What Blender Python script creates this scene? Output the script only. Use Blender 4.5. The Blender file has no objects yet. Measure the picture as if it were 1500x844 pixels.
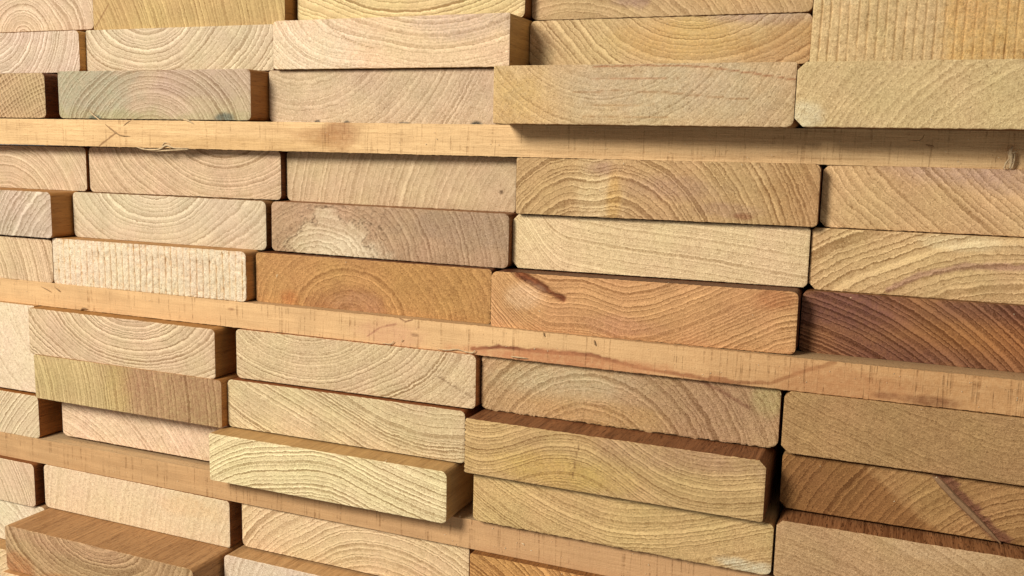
import bpy, math, random
import numpy as np
from mathutils import Vector, Matrix

S = bpy.context.scene
COL = S.collection
# ---------------------------------------------------------------- camera
cd = bpy.data.cameras.new('camera'); cam = bpy.data.objects.new('camera', cd); COL.objects.link(cam)
cd.sensor_width = 36.0; cd.lens = 36.0 * 1.376280 / 1.5; cd.clip_start = 0.01; cd.clip_end = 50
_f = Vector((-0.37691944, 0.91488931, -0.14460042)); _r = Vector((0.92311456, 0.38386569, 0.0225089)); _u = Vector((-0.07610029, 0.12499871, 0.98923408))
cam.matrix_world = Matrix(((_r.x, _u.x, -_f.x, 0.240288), (_r.y, _u.y, -_f.y, -0.387923), (_r.z, _u.z, -_f.z, 0.002650), (0, 0, 0, 1)))
S.camera = cam
# ---------------------------------------------------------------- light
w = bpy.data.worlds.new('World'); S.world = w; w.use_nodes = True
w.node_tree.nodes['Background'].inputs[0].default_value = (1.0, 0.96, 0.89, 1)
w.node_tree.nodes['Background'].inputs[1].default_value = 0.25
ld = bpy.data.lights.new('added_key_light', 'AREA'); ld.shape = 'DISK'; ld.size = 0.34; ld.energy = 13.0; ld.color = (1.0, 0.965, 0.895)  # unseen soft area lamp at front left, added for the left-to-right falloff
lo = bpy.data.objects.new('added_key_light', ld); COL.objects.link(lo)
lo.location = (-0.30, -0.85, 0.42)
lo.rotation_euler = (Vector((-0.10, 0, -0.05)) - lo.location).to_track_quat('-Z', 'Y').to_euler()
S.view_settings.view_transform = 'Standard'; S.view_settings.look = 'None'; S.view_settings.exposure = 0.0; S.view_settings.gamma = 1.0
S.view_settings.use_curve_mapping = False
# ---------------------------------------------------------------- helpers
def lin(c):
    c = np.array(c, float); g = c.mean(); c = np.clip((g + (c - g) * 0.96) * 1.01, 0, 255) / 255.0
    return np.where(c <= 0.04045, c / 12.92, ((c + 0.055) / 1.055) ** 2.4)

def hash2(ix, iy, s):
    h = np.sin(ix * 127.1 + iy * 311.7 + s * 74.7) * 43758.5453
    return h - np.floor(h)
def vnoise(x, y, s=0):
    x = np.asarray(x, float); y = np.asarray(y, float)
    ix = np.floor(x); iy = np.floor(y); fx = x - ix; fy = y - iy
    fx = fx * fx * (3 - 2 * fx); fy = fy * fy * (3 - 2 * fy)
    a = hash2(ix, iy, s); b = hash2(ix + 1, iy, s); c = hash2(ix, iy + 1, s); d = hash2(ix + 1, iy + 1, s)
    return (a * (1 - fx) + b * fx) * (1 - fy) + (c * (1 - fx) + d * fx) * fy
def fbm(x, y, s=0, n=3):
    t = 0; a = 0.5; k = 1
    for i in range(n):
        t = t + a * (vnoise(x * k, y * k, s + i * 13) - 0.5); a *= 0.5; k *= 2.1
    return t
def sstep(a, b, x):
    t = np.clip((x - a) / (b - a), 0, 1); return t * t * (3 - 2 * t)
def seg_dist(U, V, pts):
    d = np.full(U.shape, 1e9)
    for (a, b), (c, e) in zip(pts[:-1], pts[1:]):
        vx, vy = c - a, e - b; L = vx * vx + vy * vy
        t = np.clip(((U - a) * vx + (V - b) * vy) / L, 0, 1)
        d = np.minimum(d, np.hypot(U - a - t * vx, V - b - t * vy))
    return d

class NT:
    def __init__(self, name):
        self.m = bpy.data.materials.new(name); self.m.use_nodes = True
        self.t = self.m.node_tree; self.b = self.t.nodes['Principled BSDF']
    def n(self, typ, **k):
        x = self.t.nodes.new(typ)
        for a, v in k.items(): setattr(x, a, v)
        return x
    def l(self, a, b): self.t.links.new(a, b)
    def s(self, sock, v):
        if hasattr(v, 'is_linked') or hasattr(v, 'links'): self.l(v, sock)
        else: sock.default_value = v
    def math(self, op, a, b=0.0, c=None, clamp=False):
        x = self.n('ShaderNodeMath', operation=op, use_clamp=clamp)
        self.s(x.inputs[0], a); self.s(x.inputs[1], b)
        if c is not None: self.s(x.inputs[2], c)
        return x.outputs[0]
    def vm(self, op, a, b):
        x = self.n('ShaderNodeVectorMath', operation=op); self.s(x.inputs[0], a)
        if op == 'SCALE': self.s(x.inputs[3], b)
        else: self.s(x.inputs[1], b)
        return x.outputs[0]
    def attr(self, name, obj=False, out='Fac'):
        x = self.n('ShaderNodeAttribute', attribute_name=name, attribute_type='OBJECT' if obj else 'GEOMETRY')
        return x.outputs[out]
    def noise(self, vec, scale, detail=2, rough=0.5, dim='3D', dist=0.0):
        x = self.n('ShaderNodeTexNoise', noise_dimensions=dim)
        self.s(x.inputs['W' if dim == '1D' else 'Vector'], vec)
        x.inputs['Scale'].default_value = scale; x.inputs['Detail'].default_value = detail
        x.inputs['Roughness'].default_value = rough; x.inputs['Distortion'].default_value = dist
        return x.outputs[0]
    def ramp(self, fac, stops, interp='LINEAR'):
        x = self.n('ShaderNodeValToRGB'); self.s(x.inputs[0], fac); cr = x.color_ramp; cr.interpolation = interp
        while len(cr.elements) < len(stops): cr.elements.new(0.5)
        for e, (p, c) in zip(cr.elements, stops):
            e.position = p; e.color = (c, c, c, 1) if isinstance(c, (int, float)) else (*c, 1)
        return x.outputs[0]
    def mixc(self, fac, a, b, mode='MIX'):
        x = self.n('ShaderNodeMix', data_type='RGBA', blend_type=mode)
        self.s(x.inputs[0], fac); self.s(x.inputs[6], a); self.s(x.inputs[7], b); return x.outputs[2]
    def mm(self):   # object coordinates in millimetres plus an individual offset
        tc = self.n('ShaderNodeTexCoord')
        v = self.vm('SCALE', tc.outputs['Object'], 1000.0)
        return self.vm('ADD', v, self.attr('grain_offset', True, 'Vector'))

def end_grain():
    k = NT('wood_end_grain'); mm = k.mm()
    P = k.math('MULTIPLY', k.attr('ring'), 1.3); tint = k.attr('tint', out='Color')
    w1 = k.math('MULTIPLY', k.math('SUBTRACT', k.noise(mm, 0.16, 3, 0.55), 0.5), k.attr('waviness', True))
    w2 = k.math('MULTIPLY', k.math('SUBTRACT', k.noise(mm, 0.8, 4, 0.75), 0.5), 0.75)
    P = k.math('ADD', P, k.math('ADD', w1, w2))
    P = k.math('ADD', P, k.math('MULTIPLY', k.noise(k.math('ADD', P, k.attr('seed', True)), 0.43, 2, 0.6, '1D'), 2.2))
    t = k.math('FRACT', P)
    prof = k.ramp(t, [(0.0, 1.0), (0.12, 0.9), (0.28, 0.58), (0.62, 0.48), (0.82, 0.1), (0.94, 0.0), (1.0, 0.95)])
    s2x = k.noise(mm, 1.3, 3, 0.7)
    ring_id = k.math('FLOOR', P)
    ph = k.math('FRACT', k.math('MULTIPLY', k.math('SINE', k.math('ADD', k.math('MULTIPLY', ring_id, 12.9898), k.attr('seed', True))), 43.758))
    strength = k.math('MULTIPLY_ADD', ph, 0.7, 0.45)
    patch = k.math('MULTIPLY_ADD', k.noise(mm, 0.07, 2), 1.2, 0.4)
    amp = k.math('MULTIPLY', k.math('MULTIPLY', strength, patch), k.math('MULTIPLY', k.attr('contrast', True), 1.75))
    cen = k.math('SUBTRACT', prof, 0.5)
    sub = k.math('SUBTRACT', k.noise(k.math('ADD', k.math('MULTIPLY', P, 1.0), k.math('MULTIPLY', s2x, 0.9)), 3.3, 2, 0.6, '1D'), 0.5)
    ringv = k.math('MULTIPLY', k.math('ADD', cen, k.math('MULTIPLY', sub, 1.0)), amp)
    # medullary rays
    R = k.attr('ray'); R = k.math('ADD', R, k.math('MULTIPLY', k.noise(mm, 0.35, 2, 0.5), 0.8))
    rr = k.ramp(k.math('FRACT', R), [(0, 1), (0.18, 0.3), (0.34, 0), (0.85, 0), (1, 1)])
    rayv = k.math('MULTIPLY', rr, k.attr('ray_strength', True))
    # pores, torn fibres
    s1 = k.math('SUBTRACT', k.noise(mm, 1.55, 4, 0.8), 0.5)
    s2 = k.math('SUBTRACT', k.noise(k.vm('ADD', mm, (11, 7, 5)), 0.5, 3, 0.7), 0.5)
    s3 = k.math('SUBTRACT', k.noise(mm, 0.05, 3, 0.6), 0.5)
    pore = k.ramp(k.noise(k.vm('MULTIPLY', mm, (1.0, 1.0, 1.35)), 1.15, 1, 0.5), [(0.0, 1), (0.27, 1), (0.35, 0), (1, 0)])
    fleck = k.ramp(k.noise(k.vm('ADD', mm, (31, 7, 5)), 1.3, 1, 0.5), [(0.0, 0), (0.64, 0), (0.72, 1), (1, 1)])
    sp = k.attr('speckle', True)
    # faint saw marks
    saw = k.math('SUBTRACT', k.noise(k.vm('MULTIPLY', mm, (1.0, 1.0, 0.05)), 0.9, 2, 0.6), 0.5)
    v = k.math('ADD', ringv, rayv)
    fine = k.math('ADD', k.math('MULTIPLY', s1, 2.0), k.math('MULTIPLY', s2, 1.0))
    fine = k.math('MULTIPLY', fine, sp)
    v2 = k.math('ADD', v, fine)
    v2 = k.math('ADD', v2, k.math('MULTIPLY', s3, 0.34))
    v2 = k.math('ADD', v2, k.math('MULTIPLY', saw, 0.12))
    v2 = k.math('SUBTRACT', v2, k.math('MULTIPLY', pore, k.math('MULTIPLY', sp, 0.30)))
    v2 = k.math('ADD', v2, k.math('MULTIPLY', fleck, k.math('MULTIPLY', sp, 0.38)))
    fac = k.math('MULTIPLY_ADD', v2, 0.5, 0.5, clamp=True)
    dark = k.mixc(1.0, tint, (0.55, 0.455, 0.36, 1), 'MULTIPLY')
    light = k.mixc(1.0, tint, (1.50, 1.56, 1.62, 1), 'MULTIPLY')
    c = k.mixc(fac, dark, light)
    # slow drift of hue, pinkish to yellowish
    hue = k.noise(k.vm('ADD', mm, (90, 3, 40)), 0.045, 2)
    c = k.mixc(1.0, c, k.ramp(hue, [(0.3, (1.04, 0.98, 0.97)), (0.7, (1.0, 1.005, 0.93))]), 'MULTIPLY')
    k.l(c, k.b.inputs['Base Color'])
    k.b.inputs['Roughness'].default_value = 0.78; k.b.inputs['Specular IOR Level'].default_value = 0.25
    h = k.math('ADD', k.math('MULTIPLY', ringv, 0.2), k.math('MULTIPLY', fine, 0.65))
    h = k.math('SUBTRACT', h, k.math('MULTIPLY', pore, 0.35))
    h = k.math('ADD', h, k.math('MULTIPLY', saw, 0.3))
    bp = k.n('ShaderNodeBump'); bp.inputs['Strength'].default_value = 0.75; bp.inputs['Distance'].default_value = 0.00048
    k.l(h, bp.inputs['Height']); k.l(bp.outputs[0], k.b.inputs['Normal'])
    return k.m

def long_grain(name, along, sawn):
    """planed or sawn face grain running along one axis; colour from the tint attribute"""
    k = NT(name); mm = k.mm(); tint = k.attr('tint', out='Color')
    sc = (0.035, 1, 1) if along == 'x' else (1, 0.035, 1)
    warp = k.vm('SCALE', k.vm('SUBTRACT', k.n('ShaderNodeTexNoise').outputs[1], (0.5, 0.5, 0.5)), 0.0)
    g = k.vm('MULTIPLY', mm, sc)
    a = k.math('SUBTRACT', k.noise(g, 0.32, 4, 0.65, dist=0.6), 0.5)
    b = k.math('SUBTRACT', k.noise(g, 1.6, 3, 0.7), 0.5)
    sc2 = (0.12, 1, 1) if along == 'x' else (1, 0.12, 1)
    p = k.ramp(k.noise(k.vm('MULTIPLY', mm, sc2), 1.9, 2, 0.5), [(0, 1), (0.32, 1), (0.40, 0), (1, 0)])
    c = k.math('SUBTRACT', k.noise(mm, 0.03, 3, 0.6), 0.5)
    st = k.attr('streak', True)
    v = k.math('ADD', k.math('MULTIPLY', a, k.math('MULTIPLY', st, 2.1)), k.math('MULTIPLY', b, k.math('MULTIPLY', st, 1.5)))
    v = k.math('SUBTRACT', v, k.math('MULTIPLY', p, k.math('MULTIPLY', k.math('POWER', st, 2.0), 0.42)))
    v = k.math('ADD', v, k.math('MULTIPLY', c, 0.45))
    h = v
    if sawn:
        xs = k.n('ShaderNodeSeparateXYZ'); k.l(mm, xs.inputs[0])
        # blade marks: upright lines, broken and of unequal depth
        q = k.vm('ADD', k.vm('MULTIPLY', mm, (1, 1, 0.045)), k.vm('SCALE', k.vm('MULTIPLY', mm, (0, 0, 1)), 0.0))
        ln = k.ramp(k.noise(q, 0.85, 2, 0.5), [(0, 1), (0.33, 1), (0.40, 0), (1, 0)])
        lf = k.math('SUBTRACT', k.noise(q, 2.6, 1, 0.5), 0.5)
        brk = k.ramp(k.noise(k.vm('MULTIPLY', mm, (0.25, 1, 1)), 0.33, 3, 0.6), [(0, 0), (0.42, 0.15), (0.62, 1), (1, 1)])
        saw = k.math('MULTIPLY', ln, brk)
        q2 = k.noise(mm, 1.7, 2, 0.7)
        spk = k.ramp(k.noise(mm, 0.62, 2, 0.6), [(0, 1), (0.24, 1), (0.29, 0), (1, 0)])
        v = k.math('SUBTRACT', v, k.math('MULTIPLY', saw, k.attr('saw_marks', True)))
        v = k.math('ADD', v, k.math('MULTIPLY', lf, 0.32))
        v = k.math('ADD', v, k.math('MULTIPLY', k.math('SUBTRACT', q2, 0.5), 0.9))
        v = k.math('SUBTRACT', v, k.math('MULTIPLY', spk, 0.45))
        h = k.math('SUBTRACT', k.math('MULTIPLY', v, 0.8), k.math('MULTIPLY', saw, 0.5))
    fac = k.math('MULTIPLY_ADD', v, 0.5, 0.5, clamp=True)
    dark = k.mixc(1.0, tint, (0.52, 0.43, 0.36, 1), 'MULTIPLY')
    light = k.mixc(1.0, tint, (1.42, 1.50, 1.62, 1), 'MULTIPLY')
    k.l(k.mixc(fac, dark, light), k.b.inputs['Base Color'])
    k.b.inputs['Roughness'].default_value = 0.7 if sawn else 0.52; k.b.inputs['Specular IOR Level'].default_value = 0.3
    bp = k.n('ShaderNodeBump'); bp.inputs['Strength'].default_value = 0.7; bp.inputs['Distance'].default_value = 0.00035
    k.l(h, bp.inputs['Height']); k.l(bp.outputs[0], k.b.inputs['Normal'])
    return k.m

M_END = end_grain()
M_SIDE = long_grain('wood_planed_side', 'y', False)
M_SAWN = long_grain('wood_sawn_strip', 'x', True)
def plain(name, col, rough=0.8):
    k = NT(name); tc = k.n('ShaderNodeTexCoord')
    n = k.noise(k.vm('SCALE', tc.outputs['Object'], 1000.0), 0.9, 3, 0.6)
    c = k.ramp(n, [(0.3, tuple(np.array(col) * 0.72)), (0.7, tuple(np.array(col) * 1.15))])
    k.l(c, k.b.inputs['Base Color']); k.b.inputs['Roughness'].default_value = rough
    return k.m

def grid_rows(H, r, n):
    a = [r * (1 - math.cos(math.radians(t))) for t in (0, 12, 25, 38, 52, 66, 80)]
    mid = list(np.linspace(r, H - r, n))
    return np.array(a + mid + [H - q for q in reversed(a)])

def slab(name, W, H, L, ring, ray, tintf, disp, radii, chamfer, rag, side_col, mats, nx=200, nz=30, parent=None, jag_left=0.0):
    """one sawn piece: a dense end face in x-z (mm, u from left, v from the bottom), sides running back along y"""
    tl, tr, br, bl = radii; rm = max(max(radii), 0.6)
    v = grid_rows(H, rm, nz); u = np.linspace(0, 1, nx + 1)
    NZ = len(v); NX = nx + 1
    def inset(vv, r, top):
        d = (H - vv) if top else vv
        if d >= r or r <= 0: return 0.0
        return (r - d) if chamfer else r - math.sqrt(max(r * r - (r - d) ** 2, 0))
    U = np.zeros((NZ, NX)); V = np.zeros((NZ, NX))
    for j, vv in enumerate(v):
        il = max(inset(vv, tl, True), inset(vv, bl, False)); ir = max(inset(vv, tr, True), inset(vv, br, False))
        lw = u.copy(); U[j] = lw * W
        k = 6.0
        U[j] = il * (1 - sstep(0, 0.5, u)) + U[j] * 1.0 - ir * sstep(0.5, 1, u)
        # keep order near the ends
        U[j] = np.clip(U[j], il, W - ir); 
        U[j] = np.linspace(il, W - ir, NX)
        V[j] = vv
    Uc, Vc = U.copy(), V.copy()
    seed = sum(ord(c) * (i + 3) for i, c in enumerate(name + str(round(W * 7 + H * 3, 2)))) % 97
    # uneven cut edge
    wob = 0.18
    V[0] += wob * fbm(U[0] * 0.9, U[0] * 0, seed, 3) * 2
    V[-1] += wob * fbm(U[-1] * 0.9, U[-1] * 0 + 9, seed, 3) * 2
    if 'bottom' in rag: V[0] -= rag['bottom'] * (0.25 + vnoise(U[0] * 0.45, 3, seed) * 0.9 * vnoise(U[0] * 1.7, 5, seed))
    if 'top' in rag: V[-1] += rag['top'] * (vnoise(U[-1] * 0.5, 3, seed + 5) * vnoise(U[-1] * 1.9, 5, seed))
    if 'left' in rag: U[:, 0] -= rag['left'] * np.abs(np.sin(V[:, 0] * 1.45 + vnoise(V[:, 0] * 0.5, 1, seed))) ** 0.6
    if 'right' in rag: U[:, -1] += rag['right'] * vnoise(V[:, -1] * 1.3, 1, seed)
    Y = disp(U, V) if disp is not None else np.zeros_like(U)
    Y = Y + 0.05 * fbm(U * 0.8, V * 0.8, seed, 3)
    Y[0] += 0.22; Y[-1] += 0.22; Y[:, 0] += 0.22; Y[:, -1] += 0.22
    front = np.stack([U - W / 2, Y, V], -1).reshape(-1, 3)
    idx = np.arange(NZ * NX).reshape(NZ, NX)
    a = idx[:-1, :-1].ravel(); b = idx[:-1, 1:].ravel(); c = idx[1:, 1:].ravel(); d = idx[1:, :-1].ravel()
    quads = np.stack([a, b, c, d], -1)
    step = max(1, nx // 50)
    bot = list(range(0, NX - 1, step)); 
    loop = [(0, i) for i in range(0, NX - 1)] + [(j, NX - 1) for j in range(0, NZ - 1)] + [(NZ - 1, i) for i in range(NX - 1, 0, -1)] + [(j, 0) for j in range(NZ - 1, 0, -1)]
    jj = np.array([q[0] for q in loop]); ii = np.array([q[1] for q in loop]); n = len(loop)
    r0 = np.stack([U[jj, ii] - W / 2, Y[jj, ii], V[jj, ii]], -1)
    r1 = np.stack([0.5 * (Uc + U)[jj, ii] - W / 2, np.full(n, 1.6), 0.5 * (Vc + V)[jj, ii]], -1)
    clean = np.stack([Uc[jj, ii] - W / 2, np.full(n, 5.0), Vc[jj, ii]], -1)
    back = clean.copy(); back[:, 1] = L
    base = len(front); verts = np.concatenate([front, r0, r1, clean, back])
    k = np.arange(n); k2 = (k + 1) % n; sq = []
    for lv in range(3):
        o0 = base + lv * n; o1 = o0 + n
        sq.append(np.stack([o0 + k2, o0 + k, o1 + k, o1 + k2], -1))
    sides = np.concatenate(sq)
    cap = list(base + 3 * n + k)[::-1]
    me = bpy.data.meshes.new(name)
    nf = len(quads) + len(sides)
    me.vertices.add(len(verts)); me.vertices.foreach_set('co', (verts / 1000.0).astype(np.float32).ravel())
    lv_ = np.concatenate([quads.ravel(), sides.ravel(), np.array(cap)])
    me.loops.add(len(lv_)); me.loops.foreach_set('vertex_index', lv_.astype(np.int32))
    me.polygons.add(nf + 1)
    ls = np.concatenate([np.arange(nf) * 4, [nf * 4]]).astype(np.int32)
    me.polygons.foreach_set('loop_start', ls)
    mi = np.zeros(nf + 1, np.int32); mi[len(quads):] = 1
    me.materials.append(mats[0]); me.materials.append(mats[1])
    me.polygons.foreach_set('material_index', mi)
    sm = np.ones(nf + 1, bool); sm[-1] = False
    me.update(calc_edges=True); me.polygons.foreach_set('use_smooth', sm)
    N = len(verts)
    rg = np.zeros(N, np.float32); ry = np.zeros(N, np.float32); ti = np.ones((N, 4), np.float32)
    rg[:base] = ring(U, V).ravel(); ry[:base] = ray(U, V).ravel()
    tt = tintf(U, V).reshape(-1, 3); ti[:base, :3] = tt / np.maximum(1, tt.max(1, keepdims=True) / 0.80)
    ti[base:, :3] = lin(side_col) * np.array((1.22, 1.34, 1.38))
    for nm, arr in (('ring', rg), ('ray', ry)):
        at = me.attributes.new(nm, 'FLOAT', 'POINT'); at.data.foreach_set('value', arr)
    at = me.attributes.new('tint', 'FLOAT_COLOR', 'POINT'); at.data.foreach_set('color', np.clip(ti, 0, 0.95).ravel())
    me.validate()
    o = bpy.data.objects.new(name, me); COL.objects.link(o)
    if parent: o.parent = parent
    return o

# ---------------------------------------------------------------- measured layout (mm): x0, x1, bottom, top, setback of the end face, roll
LAY = {
'a1': (-316.08, -187.73, 65.10, 89.21, 23.86, -0.0005),
'a2': (-185.31, -56.75, 63.49, 89.21, 21.54, -0.0056),
'a3': (-54.63, 71.36, 64.70, 89.21, 29.68, -0.0099),
'a4': (71.76, 198.90, 63.75, 89.21, 37.95, -0.0024),
'b1': (-316.95, -188.82, 40.47, 63.20, 13.92, 0.0004),
'b2': (-188.42, -61.75, 40.68, 63.59, 18.63, -0.0022),
'b3': (-54.79, 72.73, 40.08, 63.46, 9.14, -0.0012),
'b4': (73.13, 199.63, 41.91, 62.48, 32.65, -0.0039),
'b5': (200.03, 328.39, 41.54, 92.00, 28.50, -0.0034),
'c1': (-328.15, -199.80, 14.75, 39.05, -0.56, 0.0006),
'c2': (-188.62, -60.85, 14.63, 39.60, -1.54, -0.0006),
'c3': (-60.10, 65.32, 14.07, 39.64, 12.38, -0.0030),
'c4': (76.02, 199.89, 13.42, 38.00, -14.98, -0.0009),
'c5': (200.29, 328.64, 13.66, 37.80, -15.79, -0.0010),
'd1': (-305.84, -177.49, -25.34, -0.88, 4.70, 0.0013),
'd2': (-175.97, -48.64, -24.84, -0.31, 5.59, 0.0038),
'd3': (-47.82, 77.23, -25.19, -0.30, 9.49, -0.0024),
'd4': (81.35, 209.84, -24.67, 0.00, -0.03, 0.0045),
'd5': (210.24, 338.59, -24.64, -0.06, 6.62, -0.0012),
'e1': (-311.50, -183.14, -50.38, -24.77, -15.02, -0.0003),
'e2': (-181.65, -52.85, -49.86, -24.94, -1.37, 0.0012),
'e3': (-49.70, 78.59, -49.65, -25.16, -1.08, -0.0035),
'e4': (78.99, 207.31, -49.46, -25.30, 3.20, 0.0042),
'e5': (207.71, 336.07, -49.94, -24.82, 5.08, -0.0010),
'f1': (-314.45, -186.46, -74.91, -51.23, -12.56, -0.0007),
'f2': (-186.06, -57.03, -74.92, -49.90, -12.48, 0.0023),
'f3': (-55.61, 72.55, -74.96, -50.24, -6.25, 0.0005),
'f4': (74.44, 205.65, -74.90, -48.95, -9.51, 0.0063),
'f5': (206.05, 334.40, -75.25, -49.60, 1.13, 0.0019),
'g0': (-326.98, -198.28, -137.50, -88.14, -16.00, 0.0003),
'g1': (-197.08, -70.26, -114.09, -88.43, -20.90, -0.0015),
'g2': (-62.29, 69.68, -113.10, -88.36, -14.25, 0.0032),
'g3': (70.98, 201.40, -113.04, -88.77, -9.88, 0.0004),
'g4': (203.03, 331.39, -113.57, -88.63, -13.42, -0.0030),
'h1': (-193.80, -66.33, -138.29, -113.87, -21.51, 0.0001),
'h2': (-65.93, 66.03, -138.16, -113.44, -17.07, 0.0021),
'h3': (70.90, 199.25, -139.26, -114.00, -26.22, -0.0025),
'h4': (203.58, 331.93, -137.32, -115.08, -10.14, -0.0005),
'i0': (-324.97, -196.61, -163.31, -138.94, -17.96, 0.0000),
'i1': (-187.15, -68.49, -161.63, -140.80, -10.47, 0.0006),
'i2': (-68.09, 63.17, -162.91, -138.84, -29.14, 0.0021),
'i3': (73.03, 203.12, -161.62, -140.17, -22.02, -0.0035),
'i4': (204.11, 332.46, -163.54, -138.61, -20.98, 0.0011),
'j1': (-326.07, -197.71, -202.41, -177.29, -22.13, 0.0010),
'j2': (-193.69, -65.01, -202.27, -177.39, -18.93, -0.0022),
'j3': (-59.54, 68.64, -201.31, -178.52, -15.88, -0.0000),
'j4': (72.13, 200.48, -202.30, -177.40, -22.50, 0.0008),
'k1': (-321.86, -193.16, -227.25, -202.65, -20.00, 0.0000),
'k2': (-191.96, -64.99, -227.27, -202.53, -46.82, -0.0013),
'k3': (-62.92, 65.44, -227.30, -202.38, -26.22, -0.0008),
'l0': (-323.96, -194.96, -252.50, -227.45, -30.00, 0.0000),
'l1': (-193.46, -64.96, -252.50, -227.45, -50.00, 0.0000),

}
SH = {'c': (14.05, 40.0), 'b': (40.1, 63.65), 'a': (63.75, 90), 'd': (-25.05, -0.06), 'e': (-49.85, -25.15), 'f': (-74.96, -49.95),
      'g': (-113.8, -88.1), 'h': (-138.6, -113.9), 'i': (-163.4, -138.7), 'j': (-202.4, -177.35), 'k': (-227.4, -202.5), 'l': (-253, -227.5)}

# ring fields. 'R': circles round (cu, cv) with spacing; 'C': layers parallel to a traced curve
def field(spec):
    kind = spec[0]
    if kind == 'R':
        _, cu, cv, sp = spec[:4]; bumps = spec[4] if len(spec) > 4 else []; el = spec[5] if len(spec) > 5 else 1.0
        def f(U, V):
            r = np.hypot(U - cu, (V - cv) * el)
            for (bu, bv, su, sv, am) in bumps: r = r + am * np.exp(-((U - bu) / su) ** 2 - ((V - bv) / sv) ** 2)
            return (r + 300) / sp
        def g(U, V): return np.arctan2(V - cv, U - cu) * 62
    else:
        _, pts, sp = spec[:3]; shear = spec[3] if len(spec) > 3 else 0.0
        px = np.array([p[0] for p in pts], float); py = np.array([p[1] for p in pts], float)
        def cs(x):   # smooth curve through the points
            y = np.zeros_like(x)
            for o in (-6, -3, 0, 3, 6): y = y + np.interp(x + o, px, py)
            return y / 5
        def f(U, V): 
            v = cs(U + shear * V)
            return (V - v + 300) / sp
        def g(U, V): return U / 5.0
    return f, g

def tinter(col, stains, ex, seed, gain=1.0):
    base = lin(col) / ex * gain
    def t(U, V):
        C = np.ones(U.shape + (3,)) * base
        n1 = fbm(U * 0.09, V * 0.14, seed, 3); n2 = fbm(U * 0.5, V * 0.5, seed + 3, 3)
        C = C * (1 + 0.22 * n1)[..., None]
        for s in stains:
            if s[0] == 'blob':      # u, v, ru, rv, colour, strength, softness
                _, cu, cv, ru, rv, sc, st, so = s
                d = np.hypot((U - cu) / ru, (V - cv) / rv) + 0.9 * n1 + 0.35 * n2
                m = st * (1 - sstep(1 - so, 1 + so, d))
            elif s[0] == 'right':   # everything right of a wavy line
                _, cu, sl, sc, st, so = s
                m = st * sstep(-so, so, U - cu - sl * V + 10 * n1 + 5 * n2)
            elif s[0] == 'low':
                _, cv, sc, st, so = s
                m = st * (1 - sstep(-so, so, V - cv + 9 * n1 + 4 * n2))
            elif s[0] == 'high':
                _, cv, sc, st, so = s
                m = st * sstep(-so, so, V - cv + 9 * n1 + 4 * n2)
            elif s[0] == 'line':    # points, half width, colour, strength
                _, pts, hw, sc, st = s
                d = seg_dist(U + 0.8 * n2, V + 0.8 * n2, pts) * (1 + 1.1 * n2)
                m = st * (1 - sstep(hw * 0.5, hw * 1.3, d))
            elif s[0] == 'ring':    # dark wavy outline of a blob
                _, cu, cv, ru, rv, hw, sc, st = s
                d = np.hypot((U - cu) / ru, (V - cv) / rv) + 1.1 * n1 + 0.7 * n2
                m = st * np.exp(-((d - 1) / hw) ** 2)
            if s[0] not in ('line', 'ring'): m = m * np.clip(0.85 + 0.9 * fbm(U * 0.9, V * 0.9, seed + 17, 3) + 0.3 * n2, 0, 1)
            m = m[..., None]
            C = C * (1 - m) + (lin(sc) / ex) * gain * m
        return C
    return t

def grooves(pitch, depth, u0=0, u1=999, v0=-9, v1=99, seed=0):
    def d(U, V):
        ph = U / pitch + 0.3 * fbm(U * 0.15, V * 0.03, seed, 2) + 0.07 * fbm(U * 0.7, V * 0.9, seed, 2)
        t = ph - np.floor(ph)
        k = hash2(np.floor(ph), 0 * ph, seed)
        g = np.exp(-(np.minimum(t, 1 - t) / 0.075) ** 2) * (0.5 + 0.6 * k) + 0.3 * t
        m = sstep(u0 - 3, u0 + 3, U) * (1 - sstep(u1 - 3, u1 + 3, U)) * sstep(v0 - 1.5, v0 + 1.5, V + 5 * fbm(U * 0.3, V * 0, seed, 2)) * (1 - sstep(v1 - 1.5, v1 + 1.5, V))
        torn = 0.9 * np.maximum(vnoise(U * 0.9, V * 0.7, seed + 8) - 0.62, 0)
        return depth * (g * m * (0.55 + 0.8 * vnoise(U * 0.25, V * 0.28, seed + 2)) + torn)
    return d
def groove_tint(f, pitch, seed, amt):
    """darker, browner tint along the saw grooves"""
    def t(U, V):
        C = f(U, V); dd = grooves(pitch, 1.0, seed=seed)(U, V)
        return C * (1 - np.array((0.8, 1.0, 1.2)) * (amt * np.clip(dd, 0, 1) * (0.5 + 0.5 * vnoise(U * 0.3, V * 0.5, seed + 1)))[..., None])
    return t
def cut(pts, hw, depth):
    def d(U, V):
        n = fbm(U * 0.7, V * 0.7, 5, 2)
        return depth * (1 - sstep(hw * 0.3, hw * 1.2, seg_dist(U, V, pts) + 0.8 * n))
    return d

BROWN = (150, 104, 60); MIDB = (168, 122, 74); DARKB = (122, 70, 34)
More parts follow.
